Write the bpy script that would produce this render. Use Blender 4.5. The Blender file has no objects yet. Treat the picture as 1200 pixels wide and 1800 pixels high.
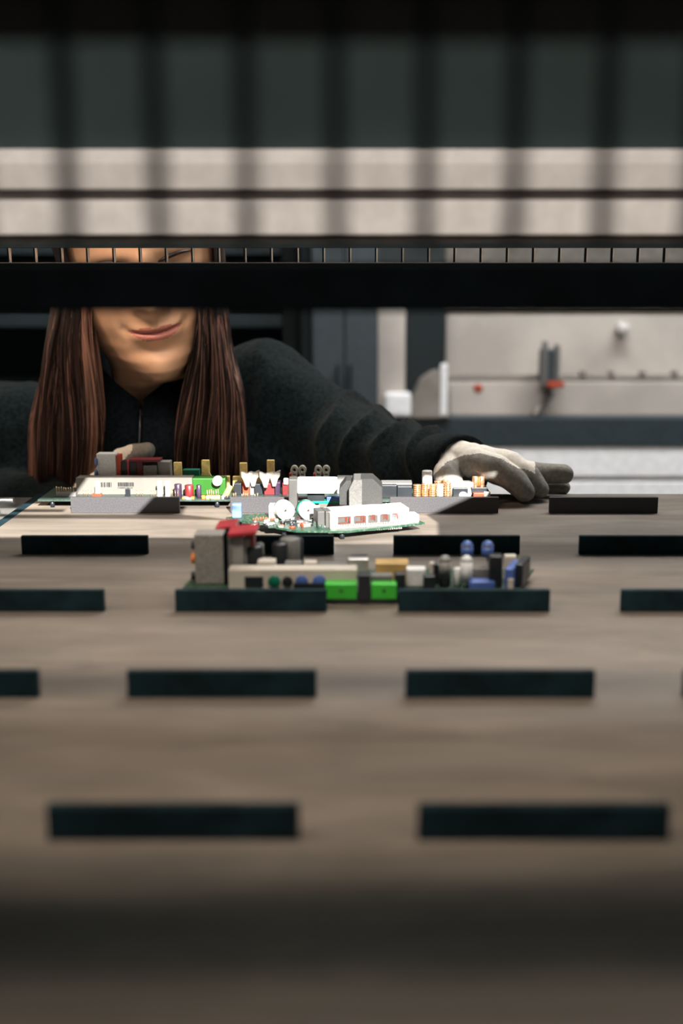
import bpy, bmesh, math, random
from mathutils import Vector, Matrix, noise
random.seed(7)
R = math.radians
scene = bpy.context.scene
C = scene.collection

# ---------------------------------------------------------------- camera
T0 = 0.75                       # height of the table top
F = 1960.0                      # focal length in pixels of the 1200x1800 frame
TH = math.atan(435 / F)         # downward tilt
CT, ST = math.cos(TH), math.sin(TH)
H = 1.561 * 0.14 * CT           # camera above the table
CZ = T0 + H
cam_d = bpy.data.cameras.new('camera'); cam = bpy.data.objects.new('camera', cam_d)
C.objects.link(cam); scene.camera = cam
cam_d.sensor_fit = 'VERTICAL'; cam_d.sensor_height = 36; cam_d.lens = F / 1800 * 36
cam_d.shift_x = -48 / 1800
cam.location = (0, 0, CZ); cam.rotation_euler = (math.pi / 2 - TH, 0, 0)
cam_d.clip_start = 0.02
cam_d.dof.use_dof = True; cam_d.dof.focus_distance = 0.965; cam_d.dof.aperture_fstop = 3.8

# ---------------------------------------------------------------- light
scene.view_settings.view_transform = 'Standard'; scene.view_settings.look = 'None'
scene.view_settings.exposure = 0.0; scene.view_settings.gamma = 1
w = bpy.data.worlds.new('world'); scene.world = w; w.use_nodes = True
bg = w.node_tree.nodes['Background']; bg.inputs[0].default_value = (0.36, 0.82, 0.92, 1); bg.inputs[1].default_value = 0.11

SD = Vector((-0.30, 1.0, -0.60)).normalized()      # direction the sunlight travels
sun_d = bpy.data.lights.new('sun', 'SUN'); sun = bpy.data.objects.new('sun', sun_d); C.objects.link(sun)
sun_d.energy = 26; sun_d.angle = R(0.1); sun_d.color = (1, 0.96, 0.91)
sun.rotation_euler = SD.to_track_quat('-Z', 'Y').to_euler(); sun.location = (2, -4, 4)

def area(name, loc, target, sx, sy, power, color):
    d = bpy.data.lights.new(name, 'AREA'); o = bpy.data.objects.new(name, d); C.objects.link(o)
    d.shape = 'RECTANGLE'; d.size = sx; d.size_y = sy; d.energy = power; d.color = color
    o.location = loc; o.rotation_euler = (Vector(target) - Vector(loc)).to_track_quat('-Z', 'Y').to_euler()
    return o
area('ceiling_lamp_front', (-0.1, 0.10, 2.0), (-0.05, 0.55, 0.75), 1.7, 0.05, 24, (1, 0.86, 0.74))  # added light, placed and narrowed for the rail and the table shadow band
sp_d = bpy.data.lights.new('task_spotlight', 'SPOT'); sp = bpy.data.objects.new('task_spotlight', sp_d); C.objects.link(sp)  # spot added to brighten the face without spilling on the near table
sp_d.energy = 26; sp_d.color = (1, 0.72, 0.50); sp_d.spot_size = R(38); sp_d.spot_blend = 0.5; sp_d.shadow_soft_size = 0.11
sp.location = (-0.80, 0.72, 1.62); sp.rotation_euler = (Vector((-0.20, 1.15, 0.88)) - sp.location).to_track_quat('-Z', 'Y').to_euler()
area('ceiling_lamp_over_table', (0.55, 1.75, 2.4), (0.1, 0.9, 0.75), 1.2, 0.7, 24, (1, 0.88, 0.78))
area('ceiling_lamp_over_machine', (0.7, 1.75, 2.3), (0.7, 2.5, 0.75), 1.8, 0.4, 40, (0.95, 0.97, 1.0))  # light added to brighten the machinery, no fixture known there

def W(x, y, Y):
    """point on the vertical plane Y seen at photo pixel (x, y)"""
    u = (x - 648) / F; v = (900 - y) / F
    d = Vector((u, CT + v * ST, -ST + v * CT)); t = Y / d.y
    return Vector((0, 0, CZ)) + d * t
def TP(x, y, Z=T0):
    """point on the horizontal plane Z seen at photo pixel (x, y)"""
    u = (x - 648) / F; v = (900 - y) / F
    d = Vector((u, CT + v * ST, -ST + v * CT)); t = (Z - CZ) / d.z
    return Vector((0, 0, CZ)) + d * t

# ---------------------------------------------------------------- materials
def mat(name, col, rough=0.5, metal=0.0, var=0.12, scale=60, bump=0.0, bscale=400, stretch=(1, 1, 1), col2=None,
        trans=0.0, sheen=0.0, sss=0.0, spec=0.5, contrast=(0.35, 0.65)):
    m = bpy.data.materials.new(name); m.use_nodes = True
    nt = m.node_tree; b = nt.nodes['Principled BSDF']
    tc = nt.nodes.new('ShaderNodeTexCoord'); mp = nt.nodes.new('ShaderNodeMapping')
    mp.inputs['Scale'].default_value = stretch
    nt.links.new(tc.outputs['Object'], mp.inputs['Vector'])
    nz = nt.nodes.new('ShaderNodeTexNoise'); nz.inputs['Scale'].default_value = scale; nz.inputs['Detail'].default_value = 5
    nt.links.new(mp.outputs['Vector'], nz.inputs['Vector'])
    rp = nt.nodes.new('ShaderNodeValToRGB')
    c2 = col2 or tuple(min(1, c * (1 + var * 2)) for c in col)
    c1 = col if col2 else tuple(c * (1 - var) for c in col)
    rp.color_ramp.elements[0].position = contrast[0]; rp.color_ramp.elements[1].position = contrast[1]
    rp.color_ramp.elements[0].color = (*c1, 1); rp.color_ramp.elements[1].color = (*c2, 1)
    nt.links.new(nz.outputs['Fac'], rp.inputs['Fac']); nt.links.new(rp.outputs['Color'], b.inputs['Base Color'])
    b.inputs['Roughness'].default_value = rough; b.inputs['Metallic'].default_value = metal
    b.inputs['Transmission Weight'].default_value = trans; b.inputs['Specular IOR Level'].default_value = spec
    if sheen:
        b.inputs['Sheen Weight'].default_value = sheen; b.inputs['Sheen Roughness'].default_value = 0.6
        b.inputs['Sheen Tint'].default_value = (0.75, 0.7, 0.62, 1)
    if sss:
        b.inputs['Subsurface Weight'].default_value = sss; b.inputs['Subsurface Scale'].default_value = 0.006
        b.inputs['Subsurface Radius'].default_value = (1, 0.35, 0.2)
    if bump:
        n2 = nt.nodes.new('ShaderNodeTexNoise'); n2.inputs['Scale'].default_value = bscale; n2.inputs['Detail'].default_value = 3
        nt.links.new(mp.outputs['Vector'], n2.inputs['Vector'])
        bp = nt.nodes.new('ShaderNodeBump'); bp.inputs['Strength'].default_value = bump; bp.inputs['Distance'].default_value = 0.001
        nt.links.new(n2.outputs['Fac'], bp.inputs['Height']); nt.links.new(bp.outputs['Normal'], b.inputs['Normal'])
    return m

M = {}
def mk(k, *a, **kw): M[k] = mat(k, *a, **kw)
mk('black_rubber', (0.0050, 0.016, 0.021), 0.8, var=0.3, bump=0.3, spec=0.15)
mk('block_grey', (0.048, 0.047, 0.050), 0.65, var=0.12, scale=900, bump=0.15, bscale=1500, spec=0.25)  # sunlit copy of the black block colour, for the farthest row
mk('black_metal', (0.0012, 0.0028, 0.0040), 0.8, var=0.2, spec=0.05)
mk('dark_steel', (0.010, 0.018, 0.021), 0.6, var=0.15, spec=0.3)
mk('panel_dark', (0.020, 0.034, 0.036), 0.8, var=0.12, scale=6, spec=0.2)
mk('white_rail', (0.80, 0.80, 0.81), 0.45, var=0.05)
mk('rail_groove', (0.16, 0.14, 0.135), 0.6)
mk('slot_edge', (0.55, 0.47, 0.38), 0.3, metal=0.5)  # lit edge of the slot bars, the light put into the colour
mk('pcb_green', (0.012, 0.050, 0.028), 0.4, col2=(0.10, 0.13, 0.10), scale=420, contrast=(0.5, 0.7))
mk('pcb_dark', (0.03, 0.05, 0.04), 0.4, var=0.3, scale=500)
mk('pcb_teal', (0.0, 0.22, 0.13), 0.4, var=0.2, scale=500)
mk('white_plastic', (0.60, 0.585, 0.56), 0.4, var=0.03)
mk('cream_plastic', (0.46, 0.43, 0.37), 0.45, var=0.04)
mk('grey_plastic', (0.20, 0.20, 0.19), 0.5, var=0.08)
mk('heat_grey', (0.23, 0.22, 0.20), 0.55, metal=0.2, var=0.15, scale=800)
mk('light_grey', (0.56, 0.58, 0.58), 0.5, var=0.08, scale=900)
mk('dark_grey', (0.11, 0.11, 0.105), 0.6, var=0.3, scale=1500)
mk('black_plastic', (0.010, 0.013, 0.016), 0.4, var=0.2)
mk('green_plastic', (0.035, 0.40, 0.03), 0.4, var=0.06)
mk('green_connector', (0.014, 0.095, 0.007), 0.4, var=0.1)
mk('teal_plastic', (0.0, 0.14, 0.08), 0.45, var=0.2)
mk('red_plastic', (0.34, 0.025, 0.035), 0.45, var=0.12)
mk('dark_red', (0.12, 0.010, 0.012), 0.45, var=0.2)
mk('orange_red', (0.34, 0.040, 0.014), 0.45, var=0.15)
mk('orange', (0.75, 0.22, 0.03), 0.5, var=0.1)
mk('yellow_plastic', (0.80, 0.60, 0.22), 0.45, var=0.15, scale=200)
mk('blue_plastic', (0.05, 0.10, 0.30), 0.4, var=0.15)
mk('blue_light', (0.10, 0.17, 0.36), 0.4, var=0.08)
mk('copper', (0.72, 0.38, 0.20), 0.28, metal=0.85, var=0.25, scale=500)
mk('silver', (0.70, 0.68, 0.64), 0.3, metal=0.8, var=0.1)
mk('gold_pin', (0.32, 0.23, 0.14), 0.3, metal=0.7, var=0.1)
mk('purple_cap', (0.030, 0.016, 0.036), 0.35, var=0.3)
mk('tape_brown', (0.42, 0.28, 0.10), 0.4)
mk('ink', (0.010, 0.010, 0.010), 0.7)
mk('skin', (0.70, 0.40, 0.24), 0.5, var=0.05, scale=40, sss=0.12, bump=0.15, bscale=900)
mk('lips', (0.50, 0.17, 0.13), 0.45, var=0.12, scale=500, sss=0.1)
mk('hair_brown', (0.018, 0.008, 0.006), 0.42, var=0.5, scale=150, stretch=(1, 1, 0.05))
mk('hair_lit', (0.23, 0.115, 0.080), 0.40, var=0.4, scale=150, stretch=(1, 1, 0.05))  # lit strands, the light put into a paler hair colour
mk('fleece', (0.0045, 0.0085, 0.010), 0.95, var=0.4, scale=250, bump=0.8, bscale=700, sheen=0.05, spec=0.05)
mk('fleece_collar', (0.004, 0.006, 0.008), 0.95, var=0.3, scale=250, bump=0.6, bscale=700, sheen=0.02, spec=0.05)
mk('glove_white', (0.82, 0.77, 0.68), 0.85, var=0.05, scale=400, bump=0.6, bscale=1800)
mk('glove_grey', (0.21, 0.198, 0.175), 0.75, var=0.12, scale=300, bump=0.5, bscale=1300)
mk('eye_white', (0.75, 0.72, 0.70), 0.2)
mk('trousers', (0.02, 0.025, 0.04), 0.9)
mk('cabinet_blue', (0.040, 0.055, 0.066), 0.6, var=0.06)
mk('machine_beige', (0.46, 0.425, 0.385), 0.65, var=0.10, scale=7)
mk('machine_grey', (0.22, 0.20, 0.18), 0.6, var=0.15, scale=14)
mk('machine_pale', (0.88, 0.90, 0.92), 0.5, var=0.04)
mk('machine_band', (0.018, 0.032, 0.040), 0.6)
mk('deep_dark', (0.004, 0.010, 0.013), 0.8)
mk('wall_paint', (0.16, 0.17, 0.17), 0.9, var=0.05, scale=3)
mk('concrete', (0.20, 0.19, 0.18), 0.8, var=0.2, scale=5)

# table top: scuffed brown laminate
def table_mat():
    m = bpy.data.materials.new('table_laminate'); m.use_nodes = True
    nt = m.node_tree; N = nt.nodes; L = nt.links; b = N['Principled BSDF']
    tc = N.new('ShaderNodeTexCoord')
    def nz(scale, st, det=6, rough=0.55):
        mp = N.new('ShaderNodeMapping'); mp.inputs['Scale'].default_value = st
        L.new(tc.outputs['Object'], mp.inputs['Vector'])
        n = N.new('ShaderNodeTexNoise'); n.inputs['Scale'].default_value = scale; n.inputs['Detail'].default_value = det
        n.inputs['Roughness'].default_value = rough; n.inputs['Distortion'].default_value = 0.6
        L.new(mp.outputs['Vector'], n.inputs['Vector']); return n
    def ramp(n, p0, p1, c0, c1):
        r = N.new('ShaderNodeValToRGB'); r.color_ramp.elements[0].position = p0; r.color_ramp.elements[1].position = p1
        r.color_ramp.elements[0].color = (*c0, 1); r.color_ramp.elements[1].color = (*c1, 1)
        L.new(n.outputs['Fac'], r.inputs['Fac']); return r
    def mix(a, b_, fac, mode='MIX'):
        x = N.new('ShaderNodeMix'); x.data_type = 'RGBA'; x.blend_type = mode
        if isinstance(fac, float): x.inputs[0].default_value = fac
        else: L.new(fac, x.inputs[0])
        L.new(a, x.inputs[6]); L.new(b_, x.inputs[7]); return x.outputs[2]
    base = ramp(nz(5, (1, 1.6, 1)), 0.35, 0.68, (0.145, 0.121, 0.098), (0.205, 0.176, 0.146))
    scuff = ramp(nz(26, (0.25, 1.5, 1), 8, 0.7), 0.38, 0.72, (0.70, 0.71, 0.72), (1.18, 1.16, 1.13))
    c = mix(base.outputs[0], scuff.outputs[0], 1.0, 'MULTIPLY')
    smudge = ramp(nz(7, (1.1, 2.2, 1), 6, 0.65), 0.60, 0.72, (0, 0, 0), (1, 1, 1))
    dk = N.new('ShaderNodeRGB'); dk.outputs[0].default_value = (0.085, 0.075, 0.066, 1)
    fac = N.new('ShaderNodeMath'); fac.operation = 'MULTIPLY'; fac.inputs[1].default_value = 0.55
    L.new(smudge.outputs[0], fac.inputs[0]); c = mix(c, dk.outputs[0], fac.outputs[0])
    L.new(c, b.inputs['Base Color'])
    rr = ramp(nz(18, (0.4, 1.5, 1)), 0.3, 0.7, (0.42,) * 3, (0.62,) * 3); L.new(rr.outputs[0], b.inputs['Roughness'])
    b.inputs['Specular IOR Level'].default_value = 0.4
    bp = N.new('ShaderNodeBump'); bp.inputs['Strength'].default_value = 0.12; bp.inputs['Distance'].default_value = 0.001
    L.new(nz(160, (0.2, 1, 1)).outputs['Fac'], bp.inputs['Height']); L.new(bp.outputs['Normal'], b.inputs['Normal'])
    return m
M['table'] = table_mat()
mk('transformer_grey', (0.018, 0.018, 0.017), 0.6, var=0.4, scale=1500, bump=0.3, bscale=2500)
mk('core_grey', (0.080, 0.078, 0.074), 0.6, var=0.2, scale=1200, bump=0.3, bscale=2500)
mk('dim_grey', (0.050, 0.049, 0.046), 0.6, var=0.1)
mk('contact_red', (0.10, 0.018, 0.008), 0.4)
mk('contact_orange', (0.22, 0.06, 0.02), 0.4)
mk('cream_light', (0.135, 0.127, 0.112), 0.5, var=0.04)
mk('housing_cream', (0.090, 0.083, 0.070), 0.6, var=0.05)
mk('clip_beige', (0.20, 0.18, 0.15), 0.6, var=0.15, scale=300)
mk('rail_face', (0.66, 0.655, 0.66), 0.5, var=0.05)
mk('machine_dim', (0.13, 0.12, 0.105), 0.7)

# ---------------------------------------------------------------- mesh helpers
def box(bm, c, s, rz=0.0, bev=0.0, mi=0):
    g = bmesh.ops.create_cube(bm, size=1.0); vs = g['verts']
    bmesh.ops.scale(bm, vec=s, verts=vs)
    if bev > 0:
        es = list({e for v in vs for e in v.link_edges})
        r = bmesh.ops.bevel(bm, geom=es, offset=min(bev, min(s) * 0.45), segments=2, affect='EDGES', profile=0.6)
        vs = list({v for f in r['faces'] for v in f.verts} | {v for v in vs if v.is_valid})
    if rz: bmesh.ops.rotate(bm, cent=(0, 0, 0), matrix=Matrix.Rotation(rz, 3, 'Z'), verts=vs)
    bmesh.ops.translate(bm, vec=c, verts=vs)
    for f in {f for v in vs for f in v.link_faces}: f.material_index = mi
    return vs
def ring_loft(bm, rings, cap=True, closed=True, mi=0):
    R_ = [[bm.verts.new(p) for p in r] for r in rings]; n = len(R_[0]); fs = []
    for a, b in zip(R_, R_[1:]):
        for i in range(n if closed else n - 1):
            j = (i + 1) % n; fs.append(bm.faces.new((a[i], a[j], b[j], b[i])))
    if cap and closed:
        fs.append(bm.faces.new(list(reversed(R_[0])))); fs.append(bm.faces.new(R_[-1]))
    for f in fs: f.material_index = mi; f.smooth = True
    return R_
def frame(d):
    d = d.normalized(); up = Vector((0, 0, 1)) if abs(d.z) < 0.9 else Vector((0, 1, 0))
    a = d.cross(up).normalized(); return a, a.cross(d).normalized()
def cyl(bm, p0, p1, r, seg=20, r1=None, bev=0.0, mi=0):
    p0, p1 = Vector(p0), Vector(p1); r1 = r if r1 is None else r1
    d = p1 - p0; a, b = frame(d); dn = d.normalized()
    prof = [(0, r), (1, r1)]
    L_ = d.length
    if bev: prof = [(0, r - bev), (bev / L_, r), (1 - bev / L_, r1), (1, r1 - bev)]
    rings = [[p0 + d * t + (a * math.cos(k * 2 * math.pi / seg) + b * math.sin(k * 2 * math.pi / seg)) * q for k in range(seg)] for t, q in prof]
    ring_loft(bm, rings, mi=mi)
def tube(bm, pts, rad, seg=6, mi=0):
    rings = []
    for i, p in enumerate(pts):
        d = (pts[min(i + 1, len(pts) - 1)] - pts[max(i - 1, 0)])
        a, b = frame(d); r = rad[i] if isinstance(rad, (list, tuple)) else rad
        rings.append([p + (a * math.cos(k * 2 * math.pi / seg) + b * math.sin(k * 2 * math.pi / seg)) * r for k in range(seg)])
    ring_loft(bm, rings, mi=mi)
def prism(bm, poly, z0, z1):
    lo = [bm.verts.new((p[0], p[1], z0)) for p in poly]; hi = [bm.verts.new((p[0], p[1], z1)) for p in poly]
    n = len(poly); bm.faces.new(hi); bm.faces.new(list(reversed(lo)))
    for i in range(n): j = (i + 1) % n; bm.faces.new((lo[i], lo[j], hi[j], hi[i]))
def prism_y(bm, poly, y0, y1):
    """polygon in X,Z extruded along Y"""
    a = [bm.verts.new((p[0], y0, p[1])) for p in poly]; b = [bm.verts.new((p[0], y1, p[1])) for p in poly]
    n = len(poly); bm.faces.new(a); bm.faces.new(list(reversed(b)))
    for i in range(n): j = (i + 1) % n; bm.faces.new((a[j], a[i], b[i], b[j]))
def capsule(bm, p0, p1, r0, r1, seg=20):
    p0, p1 = Vector(p0), Vector(p1); d = p1 - p0; L_ = max(d.length, 1e-5); dn = d / L_; a, b = frame(d)
    rings = []
    for t in [-88, -65, -40, -18, 0]:
        q = R(t); rings.append((p0 + dn * math.sin(q) * r0, math.cos(q) * r0))
    for t in [0, 18, 40, 65, 88]:
        q = R(t); rings.append((p1 + dn * math.sin(q) * r1, math.cos(q) * r1))
    ring_loft(bm, [[c + (a * math.cos(k * 2 * math.pi / seg) + b * math.sin(k * 2 * math.pi / seg)) * q for k in range(seg)] for c, q in rings])

def obj(name, bm, m, parent=None, smooth=None):
    bmesh.ops.recalc_face_normals(bm, faces=bm.faces)
    me = bpy.data.meshes.new(name); bm.to_mesh(me); bm.free()
    for mm in (m if isinstance(m, (list, tuple)) else [m]): me.materials.append(M[mm] if isinstance(mm, str) else mm)
    o = bpy.data.objects.new(name, me); C.objects.link(o)
    if parent:
        o.parent = parent
        if parent.type == 'EMPTY' or True:
            o.matrix_parent_inverse = Matrix.Identity(4)
            off = world_loc(parent)
            me.transform(Matrix.Translation(-off))
    if smooth:
        for p in me.polygons: p.use_smooth = True
    return o
def world_loc(o):
    v = Vector(o.location)
    while o.parent: o = o.parent; v += o.location
    return v
def recenter(o):
    """put the origin of a one-mesh thing at its base"""
    me = o.data; xs = [v.co for v in me.vertices]
    c = Vector(((min(v.x for v in xs) + max(v.x for v in xs)) / 2, (min(v.y for v in xs) + max(v.y for v in xs)) / 2, min(v.z for v in xs)))
    me.transform(Matrix.Translation(-c)); o.location = o.location + c
def tag(o, label, cat, group=None, kind=None):
    o['label'] = label; o['category'] = cat
    if group: o['group'] = group
    if kind: o['kind'] = kind
    if o.type == 'MESH' and not o.children: recenter(o)
    return o
def thing(name, label, cat, loc=(0, 0, 0), group=None):
    o = bpy.data.objects.new(name, None); C.objects.link(o); o.location = loc; o.empty_display_size = 0.05
    return tag(o, label, cat, group)
def struct(name, bm, m):
    o = obj(name, bm, m); o['kind'] = 'structure'; return o
def BX(name, m, parent, x0, x1, y0, y1, Y, d, bev=0.0005, rz=0, zb=None):
    """rounded box whose front face is seen at pixel rect x0..x1, y0..y1 on plane Y"""
    ym = (y0 + y1) / 2
    a = W(x0, ym, Y); b = W(x1, ym, Y); zt = W((x0 + x1) / 2, y0, Y).z
    zb = W((x0 + x1) / 2, y1, Y).z if zb is None else zb
    bm = bmesh.new(); sx = b.x - a.x; sz = max(zt - zb, 0.0004)
    box(bm, (0, d / 2, 0), (sx, d, sz), 0, bev)
    bmesh.ops.rotate(bm, cent=(0, 0, 0), matrix=Matrix.Rotation(rz, 3, 'Z'), verts=bm.verts)
    bmesh.ops.translate(bm, vec=((a.x + b.x) / 2, Y, zb + sz / 2), verts=bm.verts)
    return obj(name, bm, m, parent)
def CYV(name, m, parent, x0, x1, y0, Y, zb, bev=0.0004, seg=20):
    """upright cylinder seen between pixels x0 and x1, top at y0, standing on zb"""
    a = W(x0, y0, Y); b = W(x1, y0, Y); r = (b.x - a.x) / 2; c = (a + b) / 2
    bm = bmesh.new(); cyl(bm, (c.x, Y + r, zb), (c.x, Y + r, c.z), r, seg, bev=bev)
    return obj(name, bm, m, parent)
def PINS(name, m, parent, xs, y0, Y, zb, r=0.0004):
    bm = bmesh.new()
    for x in xs:
        p = W(x, y0 + random.uniform(-1.5, 1.5), Y); cyl(bm, (p.x, Y, zb), (p.x + random.uniform(-.0003, .0003), Y, p.z), r, 6)
    return obj(name, bm, m, parent)

# ---------------------------------------------------------------- the setting
bm = bmesh.new(); box(bm, (0, 0.8, -0.02), (9, 9.5, 0.04)); struct('floor', bm, 'concrete')
bm = bmesh.new(); box(bm, (0, 5.1, 2.5), (9, 0.1, 5)); struct('wall_far', bm, 'wall_paint')
# unseen wall added to block the sun, hole cut to the wanted patch
poly_table = [(-.47, .868), (-.25, .868), (-.12, .866), (-.09, .852), (-.026, .846), (.018, .846), (.055, .862), (.058, .92), (.050, .95),
              (.085, .985), (.10, 1.0), (.10, 1.04), (-.02, 1.04), (-.16, 1.04), (-.268, 1.04), (-.275, .997), (-.47, .997), (-.47, .973), (-.27, .973), (-.27, .961), (-.47, .961), (-.47, .951),
              (-.205, .951), (-.195, .986), (-.165, .986), (-.163, .951), (-.11, .928), (-.20, .934), (-.47, .938)]
YB = -1.2
def back(p):
    q = Vector((p[0], p[1], T0)); t = (YB - q.y) / SD.y; return q + SD * t
bm = bmesh.new()
hole = [bm.verts.new(back(p)) for p in poly_table]
outer = [bm.verts.new(c) for c in ((-7, YB, 0), (7, YB, 0), (7, YB, 9), (-7, YB, 9))]
es = [bm.edges.new((hole[i], hole[(i + 1) % len(hole)])) for i in range(len(hole))]
es += [bm.edges.new((outer[i], outer[(i + 1) % 4])) for i in range(4)]
bmesh.ops.triangle_fill(bm, edges=es, use_beauty=True)
struct('wall_near', bm, 'wall_paint')

# ---------------------------------------------------------------- work table
TX0, TX1, TY0, TY1 = -0.308, 1.0, -0.25, 1.042
tbl = thing('work_table', 'long brown scuffed work table filling the foreground, rows of black blocks on it', 'table', (0.3, 0.4, 0))
bm = bmesh.new(); box(bm, ((TX0 + TX1) / 2, (TY0 + TY1) / 2, T0 - 0.012), (TX1 - TX0, TY1 - TY0, 0.024), 0, 0.0015)
obj('tabletop', bm, 'table', tbl)
bm = bmesh.new(); box(bm, (TX0 - 0.0042, (TY0 + TY1) / 2, T0 - 0.0132), (0.008, TY1 - TY0, 0.026), 0, 0.001)
obj('edge_strip', bm, 'black_rubber', tbl)
for sx in (TX0 + .06, TX1 - .06):
    for sy in (TY0 + .06, TY1 - .06):
        bm = bmesh.new(); box(bm, (sx, sy, (T0 - .024) / 2), (.04, .04, T0 - .024), 0, .003); obj('leg', bm, 'dark_steel', tbl)
# neighbouring conveyor rail beside the table, at its left edge
rl = thing('side_conveyor', 'grey metal side rail beyond the left edge of the table', 'conveyor', (-0.40, 0.9, 0))
bm = bmesh.new(); box(bm, (-0.425, 0.56, T0 - 0.022), (0.20, 1.0, 0.03), 0, .002); obj('bed', bm, 'dark_grey', rl)
for yy in (.93, .975, 1.02):
    bm = bmesh.new(); cyl(bm, (-0.50, yy, T0 - 0.0065), (-0.332, yy, T0 - 0.0065), .0075, 16); obj('roller', bm, 'silver', rl)
for yy in (.15, .95):
    bm = bmesh.new(); box(bm, (-0.42, yy, (T0 - .037) / 2), (.04, .04, T0 - .037), 0, .003); obj('leg', bm, 'dark_steel', rl)

# ---------------------------------------------------------------- rows of blocks
STEP = 0.1428; YA = 0.9565
row_words = {0: 'farthest row behind the bright board', 1: 'second row from the back', 2: 'middle row at the front board',
             3: 'second row from the front', 4: 'front blurred row', 5: 'row below the frame'}
vis = {0: [-1, 0, 1, 2], 1: [-1, 0, 1, 2], 2: [-1, 0, 1, 2], 3: [-1, 0, 1, 2], 4: [0, 1]}
colw = {-1: 'leftmost', 0: 'second from left', 1: 'third from left', 2: 'rightmost'}
colE = {0: 'left one of two', 1: 'right one of two'}
adj = {0: 'grey', 1: 'black', 2: 'black', 3: 'black', 4: 'black'}
bh = 0.0140; bt = 0.0045
for n in range(5):
    for k in vis[n]:
        x0 = 0.14 * k - 0.1215
        bm = bmesh.new(); box(bm, (0, bt / 2, bh / 2), (0.0952, bt, bh), 0, 0.0004)
        o = obj('divider_block', bm, 'block_grey' if n == 0 else 'black_rubber')
        o.location = (x0 + 0.0476, YA - n * STEP, T0 + 0.0001)
        cw = colE[k] if n == 4 else colw[k]
        extra = {(0, -1): ', lit', (0, 1): ', with diagonal shadow', (0, 2): ', by the gloved hand', (1, -1): ', by the sun patch'}.get((n, k), '')
        o['label'] = f"{adj[n]} block, {row_words[n]}, {cw}{extra}"
        o['category'] = 'block'; o['group'] = 'divider blocks in rows on the table'

# ---------------------------------------------------------------- rack in front of the camera
XL, XR = -0.62, 1.04
rk = thing('rack_frame', 'dark steel upright posts of the rack at both sides of the table', 'rack', (0.15, 0.6, 0))
POST_Y = [0.262, 0.47, 0.66, 0.955]
for X_ in (XL, XR):
    for Y_ in POST_Y:
        bm = bmesh.new(); box(bm, (X_, Y_, 0.75), (.03, .02, 1.5), 0, .002); obj('post', bm, 'dark_steel', rk)
LX, RX = XL + .0152, XR - .0152
bm = bmesh.new()
for i in range(57): box(bm, (XL + .012 + .0285 * i, .02, 1.495), (.011, .33, .006), 0, .001)
for yy in (-.135, .175): box(bm, ((XL + XR) / 2, yy, 1.487), (RX - LX + .02, .012, .010), 0, .001)
obj('upper_shelf', bm, 'dark_steel', rk)  # unseen slatted shelf, added to dim the nearest part of the table
for X_ in (XL, XR):
    bm = bmesh.new(); box(bm, (X_, -.13, .75), (.03, .02, 1.5), 0, .002); obj('post', bm, 'dark_steel', rk)
    bm = bmesh.new(); box(bm, (X_, .41, 1.51), (.03, 1.11, .02), 0, .002); obj('side_beam', bm, 'dark_steel', rk)
# black beam below eye level
yb = 0.47
bm = bmesh.new(); zt = W(600, 463, yb).z; zb_ = W(600, 549, yb).z
box(bm, ((LX + RX) / 2, yb + .008, (zt + zb_) / 2), (RX - LX, .016, zt - zb_), 0, .001)
tag(obj('cross_beam', bm, 'black_metal'), 'thick black beam running across, hiding the eyes and nose of the worker', 'beam')
# comb of hanging slats, very near the lens
yc = POST_Y[0]
cb = thing('slat_comb', 'blurred near comb of dark vertical slats in front of the white rails', 'comb', (0.165, yc, CZ - .002))
zt0 = W(600, 436, yc).z; ztop = W(600, -30, yc).z; ztop1 = ztop + 0.03
bm = bmesh.new(); box(bm, ((LX + RX) / 2, yc + .013, (W(600, 12, yc).z + ztop1) / 2), (RX - LX, .055, ztop1 - W(600, 12, yc).z), 0, .0003); obj('top_strip', bm, 'black_metal', cb)
zt12 = W(600, 12, yc).z
for k in range(-4, 9):
    x = W(590 + 156.5 * (k - 2), 340, yc).x
    bm = bmesh.new(); box(bm, (x, yc, (zt0 + zt12) / 2), (.0038, .003, zt12 - zt0 - .0001), 0, .0003); obj('slat', bm, 'dark_steel', cb)
# pale rail with a groove
yr = 0.66
rail = thing('grooved_rail', 'pale double rail with a dark groove running across behind the slats', 'rail', (0.165, yr, W(600, 424, yr).z))
def rband(name, m, y0, y1, dy, dd):
    z1, z0 = W(600, y0, yr).z, W(600, y1, yr).z
    bm = bmesh.new(); box(bm, ((LX + RX) / 2, yr + dy + dd / 2, (z0 + z1) / 2), (RX - LX, dd, z1 - z0), 0, .0002); return obj(name, bm, m, rail)
rband('upper_lip', 'white_rail', 262, 288, .0, .027)
rband('upper_face', 'rail_face', 288.0, 332, .0, .027)
rband('groove', 'rail_groove', 332.2, 351, .004, .020)
rband('lower_face', 'white_rail', 351.2, 412, .0, .027)
rband('lower_lip', 'rail_groove', 412.2, 424, .006, .020)
# dark cover panel above
bm = bmesh.new(); z0 = W(600, 262, yr).z + .0004; box(bm, ((LX + RX) / 2, yr + .012, z0 + .13), (RX - LX, .006, .26), 0, .001)
tag(obj('cover_panel', bm, 'panel_dark'), 'flat dark grey-green cover panel above the pale rail', 'panel')
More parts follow.
